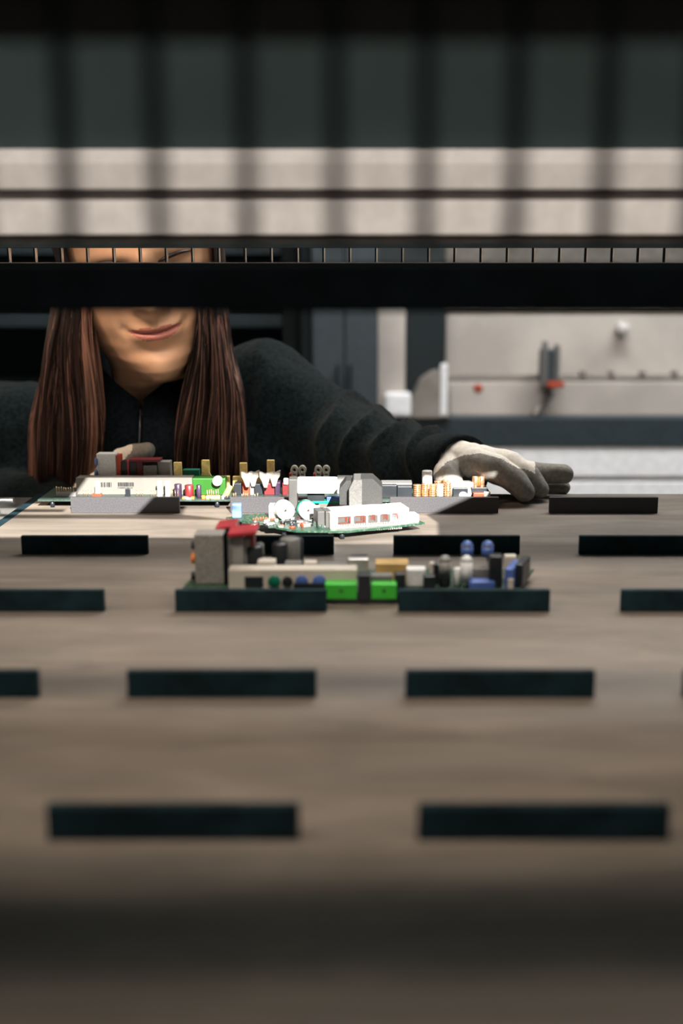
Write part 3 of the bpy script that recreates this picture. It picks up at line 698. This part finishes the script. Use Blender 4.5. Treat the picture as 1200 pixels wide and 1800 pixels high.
#        z     wfront wback  front  back
HT = [(-.340, .100, .130, .010, .110), (-.270, .085, .100, .012, .100), (-.215, .054, .060, -.002, .085), (-.165, .050, .056, .000, .078),
      (-.135, .044, .056, .018, .074), (-.121, .034, .053, .040, .072), (-.114, .026, .053, .070, .072), (-.108, .026, .053, .082, .072),
      (-.100, .036, .054, .087, .074), (-.088, .046, .059, .088, .078), (-.072, .054, .064, .086, .082), (-.052, .060, .069, .088, .088), (-.025, .064, .073, .088, .094),
      (.000, .067, .075, .088, .098), (.030, .069, .077, .090, .100), (.055, .068, .076, .089, .097), (.080, .060, .067, .079, .085),
      (.098, .045, .050, .060, .066), (.108, .026, .030, .036, .042), (.112, .004, .004, .006, .006)]
def g(x, s): return math.exp(-(x / s) ** 2 / 2)
def head_point(z, ph):
    wf, wb, fr, bk = interp(HT, z)
    c = math.cos(ph); s = math.sin(ph)
    k = max(0, min(1, (c + .15) / .75)); k = k * k * (3 - 2 * k)
    w_ = wb + (wf - wb) * k
    if c > 0: y = -fr * (c ** .92)
    else: y = bk * (abs(c) ** .95)
    x = w_ * s * (1.0 + .06 * k)
    if c > 0:
        dy = 0
        mx = abs(x)
        mw = .0260
        zc = -.0600 + .0028 * (mx / mw) ** 2 if mx < mw * 1.5 else -.054      # mouth line curves up to the corners
        inm = max(0, 1 - (mx / mw) ** 2) ** .6 if mx < mw else 0
        dy += .0030 * inm * g(z - (zc + .0040), .0030)                          # upper lip
        dy += .0042 * inm * g(z - (zc - .0050), .0040)                          # lower lip
        dy -= .0050 * (inm ** .5) * g(z - zc, .0012)                            # line between
        dy -= .0035 * g(mx - .0285, .0035) * g(z - (zc + .0005), .004)          # corners
        dy -= .0045 * g(x, .016) * g(z + .0795, .0045)                          # dip under the lip
        dy += .0060 * g(x, .017) * g(z + .097, .010)                            # chin
        dy += .0040 * g(x, .024) * g(z + .060, .016)                            # muzzle
        dy += .0016 * g(mx - .0035, .002) * g(z + .046, .006)                   # philtrum edges
        dy += .0050 * g(mx - .040, .016) * g(z + .020, .018)                    # cheeks
        dy -= .0030 * g(mx - .031, .006) * g(z + .046, .012)                    # smile fold
        n = .0215 * max(0, min(1, (.020 - z) / .045)) * (1 if z > -.034 else g(z + .034, .0045))
        n2 = .006 * g(z - .012, .014)
        dy += n * g(x, .0075) + n2 * g(x, .007)
        dy += .011 * g(mx - .0125, .0042) * g(z + .031, .005)                   # nostril wings
        dy -= .0120 * g(mx - .031, .013) * g(z + .003, .0095)                   # eye sockets
        dy += .0045 * g(mx - .028, .018) * g(z - .016, .006)
        dy += .0065 * g(mx - .031, .010) * g(z + .003, .0065)
        y -= dy
    return Vector((x, y, z))
HC = W(258, 652, 1.13) + Vector((-.001, .070, .121))       # head centre
HR = Matrix.Rotation(R(12), 3, 'Z') @ Matrix.Rotation(R(-8), 3, 'Y') @ Matrix.Rotation(R(9), 3, 'X')
PIV = Vector((0, .03, -.15))
def place(v):
    z = v.z; t = max(0, min(1, (z + .30) / .15)); t = t * t * (3 - 2 * t)
    q = HR @ (v - PIV) + PIV
    return HC + v.lerp(q, t)
NZ, NP = 300, 200
bm = bmesh.new(); grid = []
for i in range(NZ + 1):
    t = i / NZ; z = -.34 + .452 * t if True else 0
    grid.append([bm.verts.new(head_point(z, 2 * math.pi * j / NP)) for j in range(NP)])
for i in range(NZ):
    for j in range(NP):
        q = (j + 1) % NP; f = bm.faces.new((grid[i][j], grid[i][q], grid[i + 1][q], grid[i + 1][j])); f.smooth = True
        c = f.calc_center_median(); mx = abs(c.x); mw = .0262
        if c.y < -.05 and mx < mw:
            zc = -.0600 + .0028 * (mx / mw) ** 2; pr = (1 - (mx / mw) ** 2)
            up = .0064 * pr ** .8 - .0014 * g(c.x, .004); lo = .0080 * pr ** .7
            if zc - lo < c.z < zc + up: f.material_index = 1
bm.faces.new(grid[-1]); bm.faces.new(list(reversed(grid[0])))
# ears
for s in (-1, 1):
    rings = []
    for t, q in ((0, .55), (.004, .8), (.010, 1), (.013, .95), (.012, .7), (.008, .35)):
        rings.append([Vector((s * (.071 + t), .012 + math.cos(a) * .016 * q + .004, -.004 + math.sin(a) * .030 * q)) for a in [i * math.pi / 12 for i in range(24)]])
    ring_loft(bm, rings)
for v in bm.verts: v.co = place(v.co)
obj('body', bm, ['skin', 'lips'], per)
for s in (-1, 1):
    bm = bmesh.new(); pts = []
    for i in range(9):
        x = .018 + .027 * i / 8; z = -.010 - .002 * math.sin(i / 8 * 3.14); p = head_point(z, math.asin(min(.98, x / .072))); p.x = s * abs(p.x); pts.append(place(p + Vector((0, -.0012, 0))))
    tube(bm, pts, .0007, 6); obj('eyelashes', bm, 'hair_brown', per)
    bm = bmesh.new(); pts = []
    for i in range(9):
        x = .014 + .034 * i / 8; z = .006 + .005 * math.sin(i / 8 * 2.4); p = head_point(z, math.asin(min(.98, x / .072))); p.x = s * abs(p.x); pts.append(place(p + Vector((0, -.001, 0))))
    tube(bm, pts, [.0008, .0018, .0022, .0023, .0022, .002, .0016, .0012, .0006], 8); obj('eyebrow', bm, 'hair_brown', per)

# hair: a cap over the skull plus long falling strands
bm = bmesh.new(); gr = []
for i in range(60):
    z = -.06 + .172 * i / 59
    row = []
    for j in range(97):
        ph = R(62) + (2 * math.pi - R(124)) * j / 96
        if z > .072: pass
        p = head_point(z, ph); n = Vector((p.x, p.y, p.z * .6)).normalized(); row.append(bm.verts.new(place(p + n * (.009 + .0015 * math.sin(j * 1.3)))))
    gr.append(row)
for a, c in zip(gr, gr[1:]):
    for j in range(96): f = bm.faces.new((a[j], a[j + 1], c[j + 1], c[j])); f.smooth = True
gr = []
for i in range(24):
    z = .060 + .052 * i / 23
    row = [bm.verts.new(place((lambda p: p + Vector((p.x, p.y, p.z * .6)).normalized() * .0085)(head_point(z, 2 * math.pi * j / 96)))) for j in range(96)]
    gr.append(row)
for a, c in zip(gr, gr[1:]):
    for j in range(96): f = bm.faces.new((a[j], a[(j + 1) % 96], c[(j + 1) % 96], c[j])); f.smooth = True
bm.faces.new(gr[-1])
def cat(P, t):
    n = len(P) - 1; x = t * n; i = min(int(x), n - 1); u = x - i
    p0 = P[max(i - 1, 0)]; p1 = P[i]; p2 = P[i + 1]; p3 = P[min(i + 2, n)]
    return 0.5 * ((2 * p1) + (p2 - p0) * u + (2 * p0 - 5 * p1 + 4 * p2 - p3) * u * u + (3 * p1 - p0 - 3 * p2 + p3) * u ** 3)
top = HC + Vector((-.01, .0, .116))
Li = [top] + [W(*q) for q in ((178, 330, 1.13), (158, 430, 1.125), (150, 520, 1.115), (148, 600, 1.11), (158, 680, 1.11), (164, 770, 1.115), (150, 920, 1.12))]
Lo = [top + Vector((-.01, .03, 0))] + [W(*q) for q in ((120, 350, 1.20), (98, 450, 1.20), (84, 540, 1.18), (72, 620, 1.165), (58, 700, 1.155), (48, 780, 1.15), (50, 930, 1.15))]
Ri = [top] + [W(*q) for q in ((315, 330, 1.16), (334, 430, 1.155), (347, 520, 1.120), (345, 600, 1.112), (330, 680, 1.125), (316, 770, 1.12), (312, 890, 1.12))]
Ro = [top + Vector((.01, .03, 0))] + [W(*q) for q in ((375, 350, 1.23), (388, 450, 1.23), (392, 540, 1.20), (404, 620, 1.185), (424, 700, 1.165), (428, 790, 1.155), (424, 890, 1.15))]
def strands(A, B, n, seed, back=.05, lit=.75):
    rnd = random.Random(seed)
    locks = [(rnd.random(), rnd.random(), rnd.uniform(-.006, .006), rnd.random() * 6.28) for _ in range(60)]
    for s in range(n):
        lk = rnd.choice(locks); u0 = min(1, max(0, lk[0] + rnd.gauss(0, .025))); dep = lk[1] * back + rnd.uniform(-.003, .003)
        u1 = min(1.03, max(-.03, u0 + rnd.gauss(0, .03))); amp = rnd.uniform(.0008, .0035); ph = lk[3] + rnd.uniform(-.3, .3); end = rnd.uniform(.93, 1)
        pts = []; N_ = 22
        for i in range(N_ + 1):
            t = i / N_ * end; u = u0 + (u1 - u0) * t
            p = cat(A, t).lerp(cat(B, t), u); cl = (lk[0] - u) * .12 * t
            p = p + (cat(B, t) - cat(A, t)) * cl
            p = p + Vector((math.sin(t * 9 + ph) * amp + lk[2] * t, dep * min(1, t * 4) * (1 if u < .8 else .6), 0)); pts.append(p)
        rr = rnd.uniform(.0003, .0006); rad = [rr * (1 - .6 * (i / N_) ** 3) for i in range(N_ + 1)]
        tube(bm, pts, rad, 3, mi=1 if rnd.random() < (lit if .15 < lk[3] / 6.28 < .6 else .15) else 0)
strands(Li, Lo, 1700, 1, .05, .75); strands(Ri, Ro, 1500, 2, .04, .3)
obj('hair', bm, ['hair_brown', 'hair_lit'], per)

# jacket
nk = HC + Vector((0, .075, -.180))
bm = bmesh.new()
S_R = W(462, 690, 1.27); E_R = W(590, 775, 1.22); F_R = W(690, 818, 1.13); W_R = W(785, 824, 1.058)
S_L = W(5, 762, 1.27); E_L = W(-70, 900, 1.24); W_L = W(110, 905, 1.15)
hip = Vector((nk.x, 1.42, .55))
ch = Vector((nk.x, 1.285, nk.z - .095))
capsule(bm, ch, hip, .125, .13, 32); capsule(bm, ch + Vector((-.05, 0, .02)), ch + Vector((.05, 0, .02)), .12, .12, 28)
capsule(bm, nk + Vector((.0, .05, -.045)), S_R, .058, .060); capsule(bm, nk + Vector((.0, .05, -.045)), S_L, .058, .062)
capsule(bm, S_R, E_R, .061, .054); capsule(bm, E_R, F_R, .054, .045); capsule(bm, F_R, W_R, .045, .032)
capsule(bm, ch, S_R - Vector((.02, 0, .05)), .10, .065); capsule(bm, ch, S_L - Vector((-.02, 0, .05)), .10, .065)
capsule(bm, S_L, E_L, .062, .052); capsule(bm, E_L, W_L, .052, .04)
me = smoothed(bm, .004, 10)
axis = (W_R - S_R).normalized()
me.update()
co = [v.co.copy() for v in me.vertices]; no = [v.normal.copy() for v in me.vertices]
for v, c, n in zip(me.vertices, co, no):
    s = (c - S_R).dot(axis)
    arm = max(0, min(1, (s + .02) / .06)) if c.x > S_R.x - .03 else 0
    wob = noise.noise(c * 11) * 3.2
    fold = (1 - abs(math.sin((s * 62 + c.z * 46 + wob))) ** .8)
    d = arm * (.0100 * fold - .003)
    big = noise.noise(c * 14 + Vector((3, 1, 7))); d += .0045 * big * (1 - .5 * arm)
    rid = 1 - abs(noise.noise(Vector((c.x * 22, c.y * 12, c.z * 9)))) * 2.2; d += .0035 * max(0, rid - .3) * (1 - arm)
    d += .0007 * noise.noise(c * 160)
    v.co = c + n * d
jk = link_mesh('jacket', me, ['fleece'], per)
# standing collar, open at the throat in a V
bm = bmesh.new(); rings = []
N_ = 48; zch = W(258, 652, 1.13).z; cc_ = Vector((W(246, 700, 1.16).x, 1.225, 0))
for i in range(N_ + 1):
    a = R(2) + (2 * math.pi - R(4)) * i / N_                        # 0 = front
    fr = max(0, math.cos(a)) ** 1.0
    top_z = zch + .022 - .056 * max(0, 1 - min(a, 2 * math.pi - a) / 1.15)
    out = Vector((math.sin(a), -math.cos(a), 0))
    def cp(r, z): return Vector((cc_.x + math.sin(a) * r, cc_.y - math.cos(a) * r * .95, z))
    wv = .002 * math.sin(a * 5)
    rings.append([cp(.105, zch - .125), cp(.086 + wv, zch - .080), cp(.070 + wv, top_z - .008), cp(.067, top_z), cp(.062, top_z - .004), cp(.060, zch - .08)])
ring_loft(bm, rings); obj('collar', bm, 'fleece_collar', per)
bm = bmesh.new(); pts = [Vector((cc_.x, cc_.y - .0690 * .95 - t * .55 * .055, zch - .042 - t * .080)) for t in (0, .25, .5, .75, 1)]; tube(bm, pts, .0016, 6); obj('zip', bm, 'black_plastic', per)
# cuff band
bm = bmesh.new(); c = W(800, 828, 1.045); d = (W_R - F_R).normalized(); a_, b_ = frame(d)
rings = []
for t, q in ((-.030, .035), (-.012, .0355), (.004, .035), (.009, .0325), (.006, .029), (-.012, .028)):
    rings.append([W_R + d * (t + .018) + (a_ * math.cos(x) + b_ * math.sin(x)) * (q + .0012 * math.sin(3 * x)) for x in [i * math.pi / 18 for i in range(36)]])
ring_loft(bm, rings, cap=False); obj('cuff', bm, 'fleece', per)
# trousers
bm = bmesh.new()
for s in (-1, 1):
    capsule(bm, (nk.x + s * .07, 1.42, .56), (nk.x + s * .09, 1.40, .32), .095, .07); capsule(bm, (nk.x + s * .09, 1.40, .32), (nk.x + s * .09, 1.43, .055), .07, .05)
    capsule(bm, (nk.x + s * .09, 1.43, .045), (nk.x + s * .10, 1.30, .04), .042, .038)
link_mesh('trousers', smoothed(bm, .012, 4), ['trousers'], per)

# gloves
def glove(caps, vox, white):
    bm = bmesh.new()
    for c in caps:
        pts, rs = c
        for i in range(len(pts) - 1): capsule(bm, pts[i], pts[i + 1], rs[i], rs[i + 1], 18)
    me = smoothed(bm, vox, 5)
    me.update(); co = [v.co.copy() for v in me.vertices]; no = [v.normal.copy() for v in me.vertices]
    for v, c, n in zip(me.vertices, co, no): v.co = c + n * (.0008 * noise.noise(c * 110) + .0009 * noise.noise(c * 45))
    o = link_mesh('glove', me, ['glove_grey', 'glove_white'], per); off = world_loc(per)
    for p in me.polygons:
        c = p.center + off
        if white(c, p.normal): p.material_index = 1
    return o
G = lambda *q: [W(*a) for a in q]
px = lambda c: ((lambda d: (648 + F * d[0] / (d[1] * CT - d[2] * ST), 900 - F * (d[1] * ST + d[2] * CT) / (d[1] * CT - d[2] * ST)))((c.x, c.y, c.z - CZ)))
caps = [
    (G((775, 815, 1.055), (805, 812, 1.040), (845, 815, 1.025)), (.019, .021, .017)),      # back of the hand
    (G((790, 818, 1.060), (850, 818, 1.050)), (.019, .016)),
    (G((790, 822, 1.030), (786, 838, 1.012), (795, 858, 1.000), (815, 868, .995)), (.016, .013, .0115, .010)),  # thumb
    (G((832, 815, 1.018), (872, 823, 1.002), (905, 845, .996), (922, 864, .994)), (.0145, .0130, .0118, .0100)),  # index
    (G((846, 806, 1.036), (895, 815, 1.022), (930, 836, 1.014), (946, 858, 1.010)), (.0135, .0120, .0108, .0098)),  # middle
    (G((850, 808, 1.052), (905, 826, 1.040), (950, 832, 1.034), (990, 834, 1.032)), (.0125, .0105, .0105, .0098)),  # ring
    (G((850, 822, 1.062), (905, 848, 1.055), (950, 856, 1.050), (988, 856, 1.046)), (.0115, .0090, .0085, .0075)),  # little
]
def white_r(c, n):
    x, y = px(c)
    top_line = [(748, 850), (765, 832), (785, 812), (815, 800), (845, 797), (880, 806), (910, 823), (928, 826), (945, 836), (980, 800)]
    # coating edge follows the side of the hand: knit shows on the back above it
    for a, b_ in zip(top_line, top_line[1:]):
        if a[0] <= x <= b_[0]:
            return y < a[1] + (b_[1] - a[1]) * (x - a[0]) / (b_[0] - a[0]) and n.z > -.4 and x < 940
    return x < 748
gl = glove(caps, .0016, white_r)
gl['label'] = 'white knit glove with grey coated palm and fingers resting on the table'
bm = bmesh.new(); pts = G((768, 792, 1.040), (786, 779, 1.035), (790, 776, 1.034)); tube(bm, pts, [.0014, .002, .0025], 8); obj('glove_loop', bm, 'glove_white', gl)
caps = [
    (G((150, 885, 1.16), (185, 850, 1.14)), (.026, .024)),
    (G((185, 838, 1.13), (212, 806, 1.115), (238, 796, 1.11), (259, 793, 1.108)), (.014, .0105, .0095, .0085)),
    (G((178, 845, 1.12), (205, 830, 1.10), (230, 826, 1.09), (248, 834, 1.085)), (.013, .0100, .0095, .0085)),
    (G((175, 855, 1.11), (200, 852, 1.09), (222, 852, 1.08), (238, 860, 1.078)), (.013, .0100, .009, .008)),
    (G((172, 868, 1.11), (195, 872, 1.09), (212, 874, 1.082), (226, 880, 1.08)), (.012, .009, .008, .0075)),
    (G((190, 870, 1.14), (225, 866, 1.13), (250, 850, 1.125), (262, 838, 1.12)), (.015, .012, .011, .009)),
]
def white_l(c, n):
    x, y = px(c); return (x < 232 and y < 808 + (232 - x) * .2 - max(0, x - 215) * .9) or x < 178
gl2 = glove(caps, .0018, white_l)
gl2['label'] = 'grey glove fingertip showing behind the back left board'

# ---------------------------------------------------------------- machinery behind
def bgbox(name, m, parent, x0, x1, y0, y1, Y, d, bev=.003): return BX(name, m, parent, x0, x1, y0, y1, Y, d, bev)
YM = 2.55
mc = thing('machine', 'large pale industrial machine standing behind the worker on the right', 'machine', (0.7, YM + .2, 0))
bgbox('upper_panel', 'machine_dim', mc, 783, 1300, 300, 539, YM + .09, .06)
bgbox('back_panel', 'machine_beige', mc, 783, 1300, 540, 732, YM + .10, .05)
bgbox('bed', 'machine_grey', mc, 783, 1300, 660, 668, YM + .06, .035)
bgbox('lower_panel', 'machine_beige', mc, 783, 1300, 672, 734, YM + .04, .05)
bgbox('front_beam', 'machine_band', mc, 670, 1320, 735, 785, YM - .026, .06)
for y0, y1, dy in ((786, 838, .0), (839, 846, .01), (847, 905, .0)):
    bgbox('skirt_panel', 'machine_pale' if dy == 0 else 'machine_grey', mc, 670, 1320, y0, y1, YM + dy - .02, .03)
bgbox('column', 'machine_beige', mc, 664, 712, 520, 734, YM - .02, .08)
bgbox('dark_column', 'deep_dark', mc, 712, 783, 480, 700, YM + .02, .08)
for x in (560, 1310): bgbox('foot', 'dark_steel', mc, x, x + 40, 905, 1900, YM - .02, .06, .002) if False else None
bm = bmesh.new(); a = W(690, 905, YM).x; e = W(1320, 905, YM).x; zt2 = W(600, 905, YM - .01).z
box(bm, ((a + e) / 2, YM + .05, zt2 / 2), (e - a - .05, .12, zt2 - .001), 0, .003); obj('base', bm, 'machine_grey', mc)
# rounded housing and bracket at the left end
bm = bmesh.new(); pp = [W(x, y, YM) for x, y in ((718, 732), (722, 700), (738, 665), (762, 650), (782, 652), (790, 690), (790, 732))]
prism_y(bm, [(p.x, p.z) for p in pp], YM - .04, YM + .02); bmesh.ops.bevel(bm, geom=bm.edges[:], offset=.004, segments=2, affect='EDGES'); obj('motor_housing', bm, 'machine_grey', mc)
bgbox('bracket', 'machine_pale', mc, 676, 722, 692, 732, YM - .045, .04, .006)
bgbox('bracket', 'machine_pale', mc, 774, 786, 640, 732, YM - .045, .02, .004)
# gantry head
gh = bgbox('gantry_head', 'cabinet_blue', mc, 952, 984, 615, 672, YM + .0, .05, .004)
bgbox('gantry_post', 'dark_grey', mc, 953, 962, 600, 680, YM - .01, .02)
bgbox('gantry_post', 'dark_grey', mc, 975, 983, 606, 672, YM - .01, .02)
bgbox('red_knob', 'orange_red', mc, 962, 992, 672, 682, YM - .02, .03, .004)
bm = bmesh.new(); p = W(840, 683, YM - .01); bmesh.ops.create_uvsphere(bm, u_segments=16, v_segments=12, radius=.011); bmesh.ops.translate(bm, vec=p, verts=bm.verts); obj('red_button', bm, 'orange_red', mc, smooth=True)
bm = bmesh.new(); p = W(1093, 577, YM + .08); cyl(bm, (p.x, p.y + .02, p.z), (p.x, p.y - .02, p.z), .014, 20, bev=.003); obj('lamp_knob', bm, 'white_plastic', mc)
for x in (1020, 1070, 1125, 1182): bgbox('rail_stop', 'machine_grey', mc, x, x + 10, 652, 660, YM + .055, .02, .002)
bm = bmesh.new(); pts = [W(968, 690, YM + .03), W(950, 712, YM + .02), W(938, 730, YM - .01)]; tube(bm, pts, .008, 8); obj('cable', bm, 'machine_grey', mc)
# cabinet behind the shoulder
cbn = thing('cabinet', 'tall blue-grey metal cabinet behind the outstretched arm', 'cabinet', (W(605, 700, 2.35).x, 2.45, 0))
for nm, m, x0, x1, dy in (('side', 'deep_dark', 528, 549, .03), ('door', 'cabinet_blue', 549, 604, 0), ('door', 'cabinet_blue', 606, 664, .0)):
    a = W(x0, 600, 2.35).x; e = W(x1, 600, 2.35).x; bm = bmesh.new(); box(bm, ((a + e) / 2, 2.37 + dy, .66), (e - a, .04, 1.30), 0, .003); o = obj(nm, bm, m, cbn)
    if nm == 'door': bm = bmesh.new(); box(bm, (e - .012 if x0 < 600 else a + .012, 2.343, .70), (.006, .014, .12), 0, .002); obj('handle', bm, 'dark_steel', o)
a = W(528, 600, 2.4).x; e = W(664, 600, 2.4).x; bm = bmesh.new(); box(bm, ((a + e) / 2, 2.52, .66), (e - a, .24, 1.32), 0, .003); obj('body', bm, 'deep_dark', cbn)
# dark shelf unit on the left
sh = thing('shelf_unit', 'dark shelf unit in the gloom behind the worker on the left', 'shelf', (-1.0, 2.7, 0))
for x0, x1 in ((-330, -300), (500, 526)):
    a = W(x0, 600, 2.6).x; e = W(x1, 600, 2.6).x; bm = bmesh.new(); box(bm, ((a + e) / 2, 2.7, .8), (e - a, .3, 1.6), 0, .003); obj('side_panel', bm, 'deep_dark', sh)
a = W(-300, 600, 2.6).x; e = W(500, 600, 2.6).x
for z in (.12, .48, .84, 1.0, 1.3): bm = bmesh.new(); box(bm, ((a + e) / 2, 2.7, z), (e - a - .002, .3, .03), 0, .003); obj('shelf', bm, 'machine_band', sh)
bm = bmesh.new(); box(bm, ((a + e) / 2, 2.86, .8), (e - a, .01, 1.6)); obj('back_panel', bm, 'deep_dark', sh)
